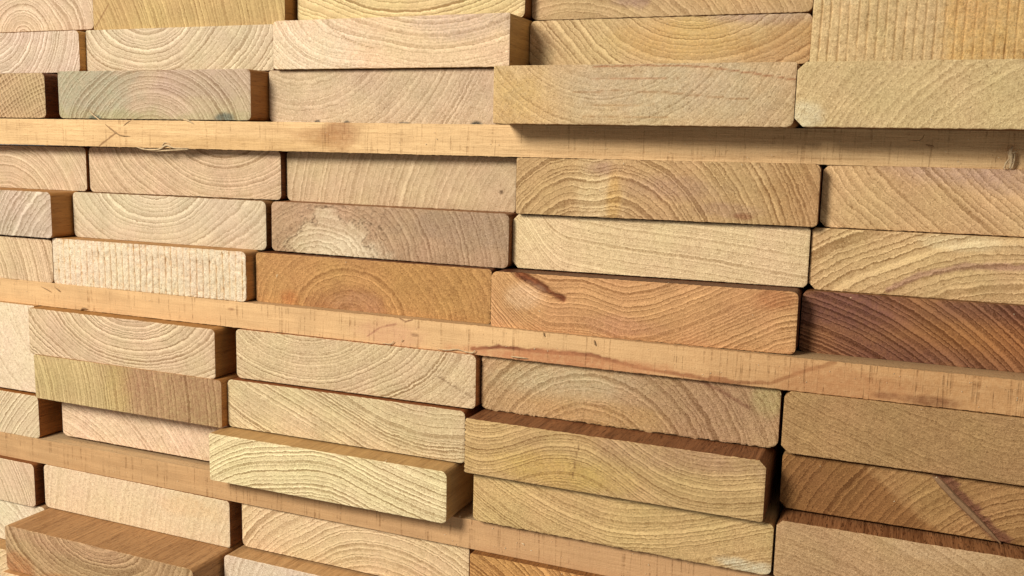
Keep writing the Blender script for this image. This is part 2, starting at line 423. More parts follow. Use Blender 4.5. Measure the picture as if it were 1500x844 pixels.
# per-board colour gains, tuned so each rendered end meets its set colour
GAIN = {'a1': [0.745, 0.8, 0.868], 'a2': [0.73, 0.778, 0.791], 'a3': [0.796, 0.871, 0.952], 'a4': [0.874, 0.964, 0.999], 'b1': [0.774, 0.824, 0.9], 'b2': [0.747, 0.814, 0.888], 'b3': [0.9, 0.884, 0.916], 'b4': [0.887, 0.99, 1.042], 'b5': [1.182, 1.406, 1.656], 'c1': [0.608, 0.601, 0.595], 'c2': [0.774, 0.841, 0.911], 'c3': [0.779, 0.867, 0.895], 'c4': [0.929, 0.923, 0.914], 'c5': [1.0, 1.026, 1.026], 'd1': [0.781, 0.879, 0.953], 'd2': [0.831, 0.928, 0.954], 'd3': [0.831, 0.93, 0.955], 'd4': [0.924, 0.962, 0.976], 'd5': [1.056, 1.128, 1.178], 'e1': [0.859, 0.935, 0.954], 'e2': [0.775, 0.85, 0.925], 'e3': [0.864, 0.931, 0.984], 'e4': [1.358, 1.479, 1.575], 'e5': [1.022, 1.091, 1.131], 'f1': [0.846, 0.904, 0.961], 'f2': [1.45, 1.59, 1.804], 'f3': [0.947, 0.901, 0.917], 'f4': [0.937, 0.994, 0.982], 'f5': [0.937, 0.999, 1.025], 'g0': [1.039, 1.118, 1.187], 'g1': [0.875, 0.932, 0.998], 'g2': [0.933, 0.998, 1.077], 'g3': [1.046, 1.121, 1.144], 'g4': [1.084, 1.152, 1.165], 'h0': [1.299, 1.348, 1.452], 'h1': [0.88, 0.922, 0.932], 'h2': [0.934, 1.028, 1.126], 'h3': [0.987, 1.042, 1.122], 'h4': [0.959, 0.983, 0.973], 'i0': [0.932, 1.011, 1.074], 'i1': [1.045, 1.126, 1.237], 'i2': [1.221, 1.297, 1.404], 'i3': [1.024, 1.093, 1.123], 'i4': [1.113, 1.174, 1.22], 'j1': [0.983, 1.052, 1.143], 'j2': [2.2, 2.2, 2.2], 'j3': [2.2, 2.2, 2.2], 'j4': [1.135, 1.176, 1.18], 'k1': [1.19, 1.346, 1.565], 'k2': [1.027, 1.122, 1.155], 'k3': [1.782, 1.891, 2.095], 'l0': [2.2, 2.2, 2.2]}
# key: end colour as it looks, ring field, contrast, waviness, speckle, options, label
SP = {
'a1': dict(c=(235,199,160), f=('R',74,-2,4.0,[(100,14,12,14,4)],1.3), k=.9, w=.8, s=1.0, l='pale board with curved rings at the upper left corner, left of the golden ochre one'),
'a2': dict(c=(215,176,118), f=('R',-70,-34,3.4), k=.75, w=.5, s=.8, l='golden ochre board with fine slanting lines in the top row', o=dict(rad=(1,1,1,1), stains=[('right',-2,0,(222,184,125),0.0,3),('line',[(2,2),(11,13)],.5,(150,100,60),.6),('line',[(3,10),(9,4)],.4,(160,110,60),.5)], side=(150,100,48))),
'a3': dict(c=(233,199,141), f=('R',62,44,5.0,[(20,10,20,20,4)],1.8), k=.9, w=.8, s=1.0, l='yellowish board of the top row with cup shaped rings, above the sticking out pale board', o=dict(side=(120,72,28))),
'a4': dict(c=(203,164,118), f=('R',20,-52,3.2), k=.6, w=1.2, s=1.0, l='tan board of the top row with a purplish mark, above a dark slit', o=dict(stains=[('blob',48,12,9,8,(160,120,110),.6,.3),('blob',95,10,25,8,(220,170,110),.4,.5)])),
'b1': dict(c=(233,201,168), f=('R',62,32,3.3), k=.8, w=.8, s=1.0, l='pale board cut by the left edge in the second row, left of a thin slit', o=dict(side=(178,128,66))),
'b2': dict(c=(231,201,160), f=('R',46,34,4.0,[(85,18,24,22,6),(10,8,14,20,-3)],1.5), k=.9, w=.8, s=1.0, l='cream board with V shaped rings in the second row, left of the sticking out board', o=dict(rad=(1,1,1,2))),
'b3': dict(c=(235,205,163), f=('R',90,52,4.2,[(20,10,25,20,-8),(60,4,14,12,3)],1.7), k=.6, w=.7, s=1.2, l='pale cream board of the second row that sticks out, its brown right side showing', o=dict(rad=(2.2,.8,.6,1.5), stains=[('blob',20,10,30,14,(232,218,186),.6,.5),('blob',105,22,34,9,(206,180,158),.55,.4),('line',[(32,25),(32.5,20),(44,13),(58,9)],.35,(170,135,90),.7)], side=(172,128,70))),
'b4': dict(c=(209,170,121), f=('R',78,34,4.4,[(15,10,24,20,8)],1.6), k=.85, w=1.0, s=1.2, l='tan board with orange rings, recessed right of the sticking out board in the second row', o=dict(stains=[('blob',74,11,30,9,(218,168,98),.6,.5),('blob',110,22,24,6,(186,148,130),.7,.4),('blob',3,3,8,6,(170,145,100),.4,.5),('blob',122,8,20,10,(192,138,82),.6,.4)], side=(120,72,28))),
'b5': dict(c=(205,166,113), f=('R',60,-200,5), k=.1, w=.5, s=1.7, l='tall rough block with upright saw grooves filling the upper right corner', o=dict(groove=(3.6,.7),groove_dark=.42,rad=(.5,.5,.5,.5), stains=[('right',50,0,(204,152,86),.8,4),('high',26,(220,184,134),.8,1.2)])),
'c1': dict(c=(214,180,134), f=('R',170,-120,3.2), k=1.1, w=.5, s=1.0, l='board with a fine checkered grid of lines, third row at the left edge', o=dict(ray=1.9,side=(106,54,22), streak=1.6)),
'c2': dict(c=(214,179,143), f=('R',64,-8,3.6,[(30,14,14,14,3)],1.45), k=.8, w=.6, s=1.1, l='board stained grey green on its left third, resting on the topmost spacer strip', o=dict(stains=[('blob',14,12,36,26,(184,170,136),.9,.35),('low',4,(192,176,122),.55,3),('blob',108,10,26,14,(204,180,134),.5,.4),('blob',26,0,4,1.6,(70,90,80),.8,.4),('blob',112,1,5,2.4,(90,100,90),.8,.4),('blob',100,20,34,9,(205,168,145),.5,.4)], rad=(1.2,2.2,2.6,2.8), side=(150,96,46))),
'c3': dict(c=(224,187,151), f=('R',20,66,4.0), k=.55, w=.9, s=1.2, l='pinkish pale board with four small dark nicks along its lower edge', o=dict(side=(140,84,38), streak=1.5, rad=(1,1,1,3), stains=[('blob',29,.2,1.6,1.2,(70,66,58),.95,.3),('blob',46,0,2.0,1.3,(74,70,62),.95,.3),('blob',78,0,2.6,1.0,(84,76,66),.9,.3),('blob',116,.2,3,1.6,(80,74,64),.95,.3)])),
'c4': dict(c=(206,176,133), f=('R',48,58,2.7), k=.42, w=.7, s=1.3, l='overhanging board with short brown dashes, shading the topmost spacer strip', o=dict(rad=(.8,1,2.4,.6), stains=[('blob',72,14,46,12,(200,180,146),.8,.5),('blob',10,8,20,16,(210,172,110),.7,.5),('line',[(44,23),(66,23.4),(90,22.6),(126,17)],.32,(165,105,65),.75),('line',[(42,18.6),(60,18.4),(80,18)],.3,(172,110,72),.6),('line',[(36,13),(60,13.5),(84,12),(106,10)],.3,(160,112,66),.6),('line',[(38,7.4),(70,8)],.26,(170,125,75),.5),('line',[(40,2.8),(76,3)],.26,(175,125,75),.5)], side=(150,104,58))),
'c5': dict(c=(204,176,128), f=('R',118,-62,4.2), k=.4, w=.8, s=1.3, l='overhanging yellowish board at the right edge, beside the board with brown dashes', o=dict(rad=(3,1,1,3), chamfer=True, side=(130,84,44), stains=[('blob',3,4,7,6,(214,200,170),.6,.4)])),
'd1': dict(c=(230,191,149), f=('R',66,-22,2.9), k=.7, w=.7, s=1.0, l='board with arching rings at the left edge, directly under the top spacer strip', o=dict(side=(150,84,34))),
'd2': dict(c=(226,185,147), f=('R',92,40,3.6,[(50,8,16,16,3)],1.5), k=.65, w=.6, s=1.1, l='rosy board with wide cup shaped rings, second from left under the topmost strip', o=dict(side=(106,58,26),streak=1.8)),
'd3': dict(c=(218,179,140), f=('R',176,-26,4.2), k=.5, w=.6, s=1.2, l='greyish pink board with faint steep rings, mid picture directly under the topmost strip', o=dict(rad=(2,1,1,3), stains=[('blob',118,9,1.1,1.1,(110,80,55),.9,.3)])),
'd4': dict(c=(198,158,111), f=('R',38,-24,3.3,[(36,12,9,30,4)]), k=1.0, w=.9, s=1.2, l='tan board with a pale upright smear left of its middle, under the topmost strip', o=dict(rad=(.8,2.6,1.6,.8), stains=[('blob',38,8,9,24,(222,190,142),.9,.6),('blob',40,21,8,3.5,(176,136,108),.8,.5),('blob',45,10,3,12,(206,156,78),.6,.5),('blob',70,14,20,5,(176,138,110),.6,.5),('blob',96,5,12,3,(176,134,112),.5,.5),('blob',120,10,12,20,(186,138,88),.6,.5),('blob',100,3,4,1.5,(150,90,60),.7,.4)], side=(96,50,22))),
'd5': dict(c=(203,161,114), f=('R',190,160,3.2,[(0,10,30,30,-6)]), k=.65, w=.9, s=1.2, l='orange tan board at the right edge directly under the topmost strip, purplish along its top', o=dict(chamfer=True, rad=(2.2,1,1,2.2), stains=[('blob',46,24,18,5,(176,140,124),.5,.6),('blob',66,20,16,5,(165,130,110),.5,.5)])),
'e1': dict(c=(217,185,159), f=('R',166,-36,4.0), k=.9, w=1.3, s=1.1, l='greyish board with slanting rings at the left edge, left of a wide gap', o=dict(side=(160,106,52), stains=[('blob',110,5,30,6,(190,164,140),.5,.5)])),
'e2': dict(c=(232,201,161), f=('R',58,34,5.2,[(100,14,20,20,6),(30,5,14,10,-3)],1.7), k=.62, w=.7, s=1.0, l='cream board with rounded corners and cup shaped rings, right of a wide gap', o=dict(rad=(2.4,2.8,3,3), side=(120,78,36),streak=1.6)),
'e3': dict(c=(193,153,117), f=('R',26,-16,3.8,[(60,10,30,20,-5)]), k=.65, w=1.2, s=1.2, l='grey brown board with a pale patch inside a dark wavy outline', o=dict(rad=(2.6,2.4,2.6,2.4), stains=[('blob',34,4,24,17,(222,192,152),.95,.25),('blob',44,3,20,7,(236,210,172),.7,.4),('ring',34,4,25,18,.035,(112,84,56),.85),('ring',34,4,33,26,.03,(130,100,72),.5),('blob',120,18,40,9,(172,138,112),.6,.4)], side=(130,80,44))),
'e4': dict(c=(224,189,142), f=('C',[(0,34),(20,6),(50,2),(90,-1),(130,-6)],2.4), k=.45, w=.6, s=1.3, l='smooth straw coloured board with nearly level lines, above the orange board with a gouge', o=dict(rad=(2.6,1,1.4,2.8), chamfer=True)),
'e5': dict(c=(202,163,114), f=('R',78,-30,5.4,[(30,14,16,14,3)],1.55), k=1.0, w=.9, s=1.2, l='tan board at the right edge with a bold arch of rings and a purple streak', o=dict(rad=(1,1,1,2.6), chamfer=True, stains=[('blob',58,4,30,3.5,(170,126,118),.0,.5),('line',[(30,2),(42,9),(56,13),(80,14)],1.3,(160,112,96),.6),('blob',55,22,14,3,(224,196,150),.6,.4)])),
'f1': dict(c=(232,195,150), f=('R',30,-14,3.3), k=.75, w=.6, s=1.1, l='board with slanting rings at the left edge, directly above the middle spacer strip'),
'f2': dict(c=(240,212,173), f=('R',60,-200,5), k=.08, w=.4, s=1.5, l='whitish board scored with upright saw grooves, directly above the middle spacer strip', o=dict(groove=(4.1,1.5,22,118,-9,19),groove_dark=.9, side=(168,116,64), rad=(1,2.6,2.4,.6))),
'f3': dict(c=(194,148,91), f=('R',55,-3,4.4,[(90,14,14,14,4)],1.4), k=.55, w=1.2, s=1.5, l='golden brown board with half round rings about a darker heart, above the middle strip', o=dict(rag={'bottom':.5,'right':.5}, rad=(2,1,1,1), stains=[('blob',55,-1,24,13,(172,124,78),.9,.25),('blob',100,16,30,14,(192,146,84),.6,.5),('blob',58,3,14,6,(196,150,108),.6,.4),('blob',20,3,5,4,(190,110,60),.5,.5)], side=(96,52,24))),
'f4': dict(c=(205,151,102), f=('C',[(-10,40),(0,26),(16,8),(30,1),(40,4),(52,2),(62,-2),(76,1),(92,8),(110,17),(130,27)],2.75,.12), k=.95, w=.8, s=1.1, l='orange board with wavy rings and a rough dark gouge near its upper left corner', o=dict(rad=(3,2.4,2.2,.8), cut=([(12,25),(19,22),(27,18),(33.5,14.8)],1.9,1.7), stains=[('line',[(12.5,24.6),(20,21.6),(25,19)],2.1,(134,72,40),.95),('line',[(22,20.2),(29,17),(34,14.6)],1.4,(112,58,30),.95),('line',[(14,23.2),(26,17.6)],.5,(90,44,24),.9),('blob',17,15,9,5,(226,180,140),.9,.5),('blob',122,21,9,4,(180,110,66),.6,.5),('blob',60,5,14,4,(196,136,104),.5,.5)], side=(86,44,22))),
'f5': dict(c=(148,98,62), f=('R',-24,-96,3.1), k=2.1, w=.35, s=1.2, l='dark reddish brown board with purple bands at the right edge above the middle strip', o=dict(rad=(2.8,1,1,2.2), stains=[('blob',14,19,30,10,(112,68,60),.8,.6),('blob',86,21,34,5,(114,70,60),.7,.6),('blob',34,3,30,6,(116,72,58),.8,.6),('blob',78,12,34,7,(170,108,58),.6,.7)], side=(110,66,34))),
'g0': dict(c=(242,211,174), f=('R',160,60,5), k=.25, w=1, s=1.2, l='tall plain pale block at the left edge directly under the middle spacer strip', o=dict(rad=(.5,.5,.5,.5))),
'g1': dict(c=(227,191,149), f=('R',72,36,4.2,[(20,16,20,20,4)],1.8), k=1.15, w=.9, s=1.2, l='board with deep cup shaped rings above the half yellow half brown board', o=dict(rad=(1,2.2,2,1), rag={'bottom':.3}, side=(150,100,48))),
'g2': dict(c=(221,187,142), f=('R',40,40,3.7,[(80,8,18,16,3)],1.6), k=.75, w=.8, s=1.3, l='straw board with fine cup shaped rings, in the middle under the middle spacer strip', o=dict(side=(166,104,60), rad=(2,2.4,2.2,2.6), stains=[('line',[(113,13),(122,9),(131,5)],.3,(130,90,55),.7)])),
'g3': dict(c=(189,150,108), f=('R',52,-24,3.3), k=.7, w=1.1, s=1.7, l='rough brownish board with a ragged lower edge, under the middle spacer strip', o=dict(rag={'bottom':1.1,'top':.3,'left':.4}, rad=(1,2,3,2.4), stains=[('blob',100,14,34,22,(176,134,100),.8,.5),('blob',40,16,30,8,(204,182,142),.6,.5),('blob',50,4,34,7,(206,160,100),.5,.5),('line',[(98,24),(106,21),(118,15)],.8,(120,70,48),.6),('blob',126,20,6,8,(186,168,110),.5,.4)], side=(84,42,20))),
'g4': dict(c=(170,130,86), f=('C',[(-10,34),(0,26),(20,18),(50,8),(80,0),(110,8),(130,14)],1.9), k=.5, w=2.4, s=1.4, l='dull tan board with faint wavy figure at the right edge, under the middle spacer strip', o=dict(rad=(2.4,1,1,2.8), chamfer=True)),
'h1': dict(c=(210,178,125), f=('R',-60,-6,3.4), k=.8, w=.6, s=1.1, l='board that is yellow on its left half and brown on its right half', o=dict(rad=(.8,2,1.2,.6), stains=[('right',68,-.55,(178,132,96),.9,12),('blob',60,12,8,16,(216,182,112),.4,.6)], side=(160,104,52))),
'h2': dict(c=(223,190,141), f=('C',[(-8,50),(10,39),(30,31),(60,19),(90,6),(112,2),(134,4)],3.1), k=.8, w=.7, s=1.3, l='straw yellow board with sweeping rings, left of the board whose dark top shows', o=dict(side=(130,72,36), rad=(2.6,2.4,2,2.2))),
'h3': dict(c=(197,158,104), f=('C',[(-10,12),(0,7),(8,6),(20,10),(34,17),(50,20),(62,17),(76,8),(90,1),(104,-1),(118,1),(132,5)],2.35), k=.85, w=.7, s=1.3, l='wide golden board with S shaped rings, sticking out so its dark top shows', o=dict(rag={'left':.7,'top':.2}, rad=(.8,2.6,.6,.6), chamfer=True, stains=[('blob',40,7,30,7,(206,166,86),.6,.5),('blob',98,21,34,6,(184,142,104),.7,.5),('line',[(52,20),(51,14),(50,6)],.22,(120,80,45),.65),('blob',110,8,24,9,(196,160,104),.6,.5)], side=(126,76,42), streak=1.6)),
'h4': dict(c=(150,104,60), f=('R',104,-40,3.5), k=.95, w=.7, s=1.4, l='dark brown board at the right edge crossed by a slanting splinter', o=dict(rad=(1,1,1,2.6), chamfer=True, stains=[('right',58,-1.3,(186,142,92),.8,3),('line',[(56,25),(66,14),(81,0)],2.6,(112,62,52),.75)], cut=([(56,25),(66,14),(81,0)],1.2,.8))),
'i0': dict(c=(227,197,155), f=('R',190,-60,3.0), k=.9, w=.6, s=1.0, l='small board with slanting rings at the left edge, directly above the lowest spacer strip', o=dict(side=(156,94,42))),
'i1': dict(c=(231,193,153), f=('R',-20,-70,3.1), k=.5, w=.7, s=1.3, l='rosy board above the lowest strip, half hidden by the board that sticks out', o=dict()),
'i2': dict(c=(228,201,149), f=('C',[(-10,-12),(0,-5),(12,2),(26,7),(45,10),(62,13),(76,12),(92,6),(110,1),(132,-4)],3.0), k=1.3, w=.7, s=1.2, l='yellow cream board with bold wavy rings sticking out in front of the lowest strip', o=dict(rad=(.8,2.8,2.4,.8), side=(172,128,76), streak=.8)),
'i3': dict(c=(206,167,112), f=('C',[(-10,34),(0,24),(20,13),(45,4),(65,0),(85,3),(105,9),(132,20)],2.5), k=.8, w=.9, s=1.4, l='straw brown board with sagging rings and ragged lower edge, on the lowest spacer strip', o=dict(rag={'bottom':.6}, rad=(.8,2.4,2.4,2.2), stains=[('blob',120,2,12,3,(216,204,170),.8,.4)])),
'i4': dict(c=(185,146,103), f=('R',-20,-130,3.2), k=.5, w=1.0, s=1.4, l='tan board at the lower right corner with its streaky reddish top showing', o=dict(rad=(2.2,1,1,2), chamfer=True, side=(140,88,50), streak=2.0, stains=[('blob',60,23,18,4,(206,170,128),.5,.4)])),
'j1': dict(c=(231,195,155), f=('R',30,-30,3.6), k=.6, w=.7, s=1.0, l='board at the left edge directly under the lowest spacer strip', o=dict(side=(120,66,28),streak=1.5)),
'j2': dict(c=(251,223,183), f=('R',190,-20,5), k=.25, w=1, s=1.2, l='near white board under the lowest strip, above the brown board that sticks out', o=dict(side=(130,78,40),streak=1.6, rad=(2.6,2,1,2.8), stains=[('blob',104,18,20,6,(236,196,150),.6,.5)])),
'j3': dict(c=(239,207,161), f=('R',82,-24,4.2,[(40,10,16,14,4)],1.4), k=1.0, w=.7, s=1.2, l='cream board with an arch of bold rings, under the lowest spacer strip', o=dict(rad=(.8,1,1,3))),
'j4': dict(c=(190,137,81), f=('R',-50,-80,3.1), k=1.2, w=.6, s=1.4, l='dark striped board only partly in view at the bottom, under the lowest spacer strip', o=dict(side=(134,84,40), streak=1.6, rad=(1,1,1,1))),
'k1': dict(c=(246,215,170), f=('R',60,-40,4.5), k=.5, w=.8, s=1.0, l='cream board at the left edge behind the corner of the brown protruding board', o=dict(side=(180,130,84))),
'k2': dict(c=(189,148,105), f=('R',64,32,5.0,[(100,14,20,20,-5)],1.7), k=.95, w=.8, s=1.5, l='brown board sticking furthest out at the lower left, its wide top face showing', o=dict(rad=(1.6,2.4,2,2.2), rag={'top':.4}, side=(160,112,68), streak=1.3, stains=[('blob',10,3,10,8,(180,104,56),.6,.4),('blob',45,22,40,5,(200,150,112),.6,.5),('blob',50,1,20,4,(186,112,52),.5,.5)])),
'k3': dict(c=(232,203,168), f=('R',150,-40,4.5), k=.35, w=1, s=1.2, l='pale board at the bottom edge, right of the brown board that sticks out', o=dict(side=(178,132,84))),
'l0': dict(c=(243,209,161), f=('R',140,-40,4), k=.8, w=.8, s=1.0, l='cream board in the lower left corner below the cream board at the left edge'),
'l1': dict(c=(239,201,154), f=('R',60,-30,3.5), k=.6, w=.8, s=1.0, l='lowest cream board, just visible under the brown board that sticks out', o=dict(side=(176,122,72))),

}

random.seed(4)
GROUP = 'timber boards stacked with their sawn ends out'
made = {}
for key, (x0, x1, zb, zt, y, roll) in LAY.items():
    lo_, hi_ = SH[key[0]] if key not in ('b5', 'g0') else {'b5': (40.1, 95.0), 'g0': (-138.0, -88.1)}[key]; zb = max(zb, lo_); zt = min(zt, hi_)
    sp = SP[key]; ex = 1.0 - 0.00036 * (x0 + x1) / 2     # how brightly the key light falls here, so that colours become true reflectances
    o_ = sp.get('o', {})
    f, g = field(sp['f'])
    seed = (ord(key[0]) * 7 + int(key[1]) * 31) % 61
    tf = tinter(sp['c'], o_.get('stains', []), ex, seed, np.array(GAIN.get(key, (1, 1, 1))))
    disp = None
    if 'groove' in o_:
        gp = o_['groove']; disp = grooves(*gp[:2], *gp[2:], seed=seed); tf = groove_tint(tf, gp[0], seed, o_.get('groove_dark', 0.35))
    if 'cut' in o_: disp = cut(*o_['cut'])
    rad = o_.get('rad', (2.6, 2.6, 2.6, 2.6))
    rg_ = dict(bottom=random.uniform(.05, .3), top=random.uniform(0, .15)); rg_.update(o_.get('rag', {}))
    ob = slab('timber_board', x1 - x0, zt - zb, 620.0, f, g, tf, disp, rad, o_.get('chamfer', False), rg_,
              o_.get('side', MIDB), (M_END, M_SIDE), nx=430 if 'groove' in o_ else 190, nz=60 if key in ('b5', 'g0') else 30)
    ob.location = ((x0 + x1) / 2000, y / 1000, zb / 1000); ob.rotation_euler = (0, -roll, 0)
    ob['label'] = sp['l']; ob['category'] = 'timber board'; ob['group'] = GROUP
    ob['contrast'] = float(sp['k']); ob['waviness'] = float(sp['w']); ob['speckle'] = float(sp['s'])
    ob['seed'] = float(seed); ob['ray_strength'] = float(o_.get('ray', 0.0)); ob['streak'] = float(o_.get('streak', 1.0)); ob['saw_marks'] = 0.3
    ob['grain_offset'] = (seed * 37.0, seed * 11.0, seed * 23.0)
    made[key] = ob

# ---------------------------------------------------------------- spacer strips
def strip(key, zb, zt, y, col, stains, streak, saw, label, rag, roll=0.0, yaw=0.0, side=(176, 136, 92)):
    X0, X1 = -400.0, 420.0
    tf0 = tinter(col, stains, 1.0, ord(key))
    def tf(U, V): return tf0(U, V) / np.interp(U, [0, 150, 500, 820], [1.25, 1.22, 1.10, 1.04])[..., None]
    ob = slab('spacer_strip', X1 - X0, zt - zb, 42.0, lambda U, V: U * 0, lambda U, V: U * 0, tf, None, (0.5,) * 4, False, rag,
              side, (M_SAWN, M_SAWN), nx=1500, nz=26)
    ob.location = ((X0 + X1) / 2000, y / 1000, zb / 1000); ob.rotation_euler = (0, -roll, yaw)
    ob['label'] = label; ob['category'] = 'spacer strip'; ob['group'] = 'wooden spacer strips between the layers of boards'
    ob['streak'] = streak; ob['saw_marks'] = saw; ob['grain_offset'] = (ord(key) * 17.0, 3.0, ord(key) * 7.0); ob['seed'] = 1.0
    return ob
RED = (186, 122, 78)
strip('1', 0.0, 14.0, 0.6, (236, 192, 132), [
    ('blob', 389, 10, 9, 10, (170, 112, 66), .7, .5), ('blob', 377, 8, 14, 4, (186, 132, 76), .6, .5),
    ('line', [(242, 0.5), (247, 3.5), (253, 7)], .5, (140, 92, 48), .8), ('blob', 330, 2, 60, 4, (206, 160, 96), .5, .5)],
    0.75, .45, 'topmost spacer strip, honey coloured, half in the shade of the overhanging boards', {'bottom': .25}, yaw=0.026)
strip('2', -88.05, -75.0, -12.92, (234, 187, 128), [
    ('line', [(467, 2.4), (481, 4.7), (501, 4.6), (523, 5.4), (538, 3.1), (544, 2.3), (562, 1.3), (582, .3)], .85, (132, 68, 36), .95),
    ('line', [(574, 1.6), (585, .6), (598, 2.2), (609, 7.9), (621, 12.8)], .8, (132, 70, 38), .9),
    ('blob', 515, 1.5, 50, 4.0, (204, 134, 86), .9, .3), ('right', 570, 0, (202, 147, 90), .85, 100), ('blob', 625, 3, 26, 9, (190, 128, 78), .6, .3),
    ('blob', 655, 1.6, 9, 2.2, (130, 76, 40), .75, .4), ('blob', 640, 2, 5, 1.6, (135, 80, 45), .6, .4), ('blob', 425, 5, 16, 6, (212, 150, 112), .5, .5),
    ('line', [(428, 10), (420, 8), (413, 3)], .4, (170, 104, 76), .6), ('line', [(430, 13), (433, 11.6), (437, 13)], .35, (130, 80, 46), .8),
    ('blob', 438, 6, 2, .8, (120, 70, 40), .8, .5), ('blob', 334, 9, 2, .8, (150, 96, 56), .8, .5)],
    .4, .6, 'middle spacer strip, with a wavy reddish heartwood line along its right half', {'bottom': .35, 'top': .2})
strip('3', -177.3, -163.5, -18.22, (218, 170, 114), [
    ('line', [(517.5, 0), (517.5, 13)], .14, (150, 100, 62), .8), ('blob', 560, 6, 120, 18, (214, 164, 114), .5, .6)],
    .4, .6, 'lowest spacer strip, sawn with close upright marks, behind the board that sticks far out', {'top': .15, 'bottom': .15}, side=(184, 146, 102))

# ---------------------------------------------------------------- splinters, shavings and dust
def fibre(pts, r, seed):
    """a thin bent fibre with tapered ends, as vertex rings"""
    pts = [Vector(p) for p in pts]; P = []
    for i in range(len(pts) - 1):
        for k in range(5):
            t = k / 5; a = pts[max(i - 1, 0)]; b = pts[i]; c = pts[i + 1]; d = pts[min(i + 2, len(pts) - 1)]
            P.append(0.5 * ((2 * b) + (c - a) * t + (2 * a - 5 * b + 4 * c - d) * t * t + (3 * b - a - 3 * c + d) * t ** 3))
    P.append(pts[-1]); n = len(P); vs = []; fs = []
    for i, p in enumerate(P):
        tg = (P[min(i + 1, n - 1)] - P[max(i - 1, 0)]).normalized(); s = tg.cross(Vector((0.1, 1, 0.2))).normalized(); q = tg.cross(s)
        rr = r * (0.25 + 0.75 * math.sin(math.pi * min(max(i / (n - 1), 0.04), 0.96)) ** 0.6) * (0.8 + 0.4 * ((i * 37 + seed * 11) % 10) / 10)
        for k in range(5):
            a = k * 2 * math.pi / 5; vs.append(p + s * (math.cos(a) * rr * 1.3) + q * (math.sin(a) * rr * 0.7))
    for i in range(n - 1):
        for k in range(5): fs.append((i * 5 + k, i * 5 + (k + 1) % 5, (i + 1) * 5 + (k + 1) % 5, (i + 1) * 5 + k))
    fs.append(tuple(range(4, -1, -1))); fs.append(tuple((n - 1) * 5 + k for k in range(5)))
    return vs, fs
M_PALE = plain('pale_splinter', (0.62, 0.44, 0.24)); M_TAN = plain('tan_splinter', (0.36, 0.21, 0.09)); M_DUST = plain('saw_dust', (0.8, 0.62, 0.38))
def splinter(name, label, cat, curves, mat, group=None, parent=None):
    V_, F_ = [], []
    for i, (pts, r) in enumerate(curves):
        v, f = fibre(pts, r, i); b = len(V_); V_ += v; F_ += [tuple(q + b for q in x) for x in f]
    c = V_[0].copy() if parent is None else Vector((0, 0, 0))
    me = bpy.data.meshes.new(name); me.from_pydata([tuple((v - c) / 1000) for v in V_], [], F_); me.materials.append(mat)
    for p in me.polygons: p.use_smooth = True
    o = bpy.data.objects.new(name, me); COL.objects.link(o); o.location = c / 1000
    if parent is not None: o.parent = parent
    else: o['label'] = label; o['category'] = cat
    if group: o['group'] = group
    return o
splinter('wood_splinter', 'thin pale curl of wood hanging before the grey green stained board', 'wood splinter', [([(-166.6, -1.5, 18.9), (-163.3, -2.5, 16.7), (-158.5, -2.6, 13.8), (-157.4, -1.0, 11.8)], 0.32)], M_PALE)
splinter('wood_splinter', 'loose tan fibre bent across the topmost strip below the stained board', 'wood splinter', [([(-155.0, -3.3, 12.4), (-149.4, -4.2, 9.2), (-143.1, -4.1, 6.1), (-135.1, -2.8, 5.6)], 0.28), ([(-144.1, -3.0, 9.0), (-138.8, -3.4, 12.6), (-134.6, -2.9, 14.4)], 0.22)], M_TAN)
splinter('wood_splinter', 'frayed pale fibres hanging from the lower edge of the topmost strip near its left', 'wood splinter', [([(-135.3, -2.8, 0.6), (-127.4, -3.4, -1.0), (-118.1, -3.6, -0.8), (-113.1, -3.1, 1.4), (-108.0, -2.8, 0.1), (-96.4, -1.9, 0.3)], 0.4), ([(-130.8, -2.7, -0.4), (-121.4, -3.0, -1.6), (-108.9, -2.8, -1.0), (-99.9, -1.9, -0.5)], 0.3), ([(-117.3, -2.5, -0.5), (-114.3, -3.1, 2.7), (-110.8, -2.6, 1.8)], 0.22)], M_PALE)
splinter('wood_splinter', 'short pale splinter at the top of the topmost strip under the stained board', 'wood splinter', [([(-102.7, -2.2, 14.7), (-98.7, -2.8, 14.0), (-95.4, -2.1, 12.3)], 0.35)], M_PALE)
splinter('wood_splinter', 'fine curly fibre hanging in the shade of the overhanging board at the right', 'wood splinter', [([(245.8, -2.0, 12.1), (245.2, -3.0, 10.6), (243.9, -2.6, 9.8), (240.3, -1.0, 10.0)], 0.13)], M_TAN)
splinter('wood_splinter', 'small flat shaving on the shaded part of the topmost strip', 'wood splinter', [([(246.7, 4.9, 8.4), (248.1, 4.7, 8.0), (249.6, 5.0, 7.8)], 0.3)], M_TAN)
splinter('wood_splinter', 'pale torn tuft standing on the topmost strip near the right edge', 'wood splinter', [([(276.2, 5.6, 8.5), (275.4, 4.7, 6.5), (275.9, 4.4, 3.5), (275.8, 5.4, 0.3)], 0.6), ([(275.1, 5.3, 5.2), (276.3, 4.5, 6.0), (277.9, 5.1, 6.5)], 0.22), ([(275.9, 5.2, 4.5), (274.4, 4.5, 2.5), (273.8, 5.3, -0.1)], 0.3), ([(276.8, 5.4, 6.8), (276.8, 4.8, 3.5), (276.5, 5.4, 0.3)], 0.4), ([(274.6, 5.5, 6.5), (275.2, 4.8, 3.5), (274.7, 5.4, 0.2)], 0.2), ([(277.4, 5.5, 5.5), (276.0, 4.6, 4.3), (275.8, 5.1, 2.0)], 0.22)], M_PALE)
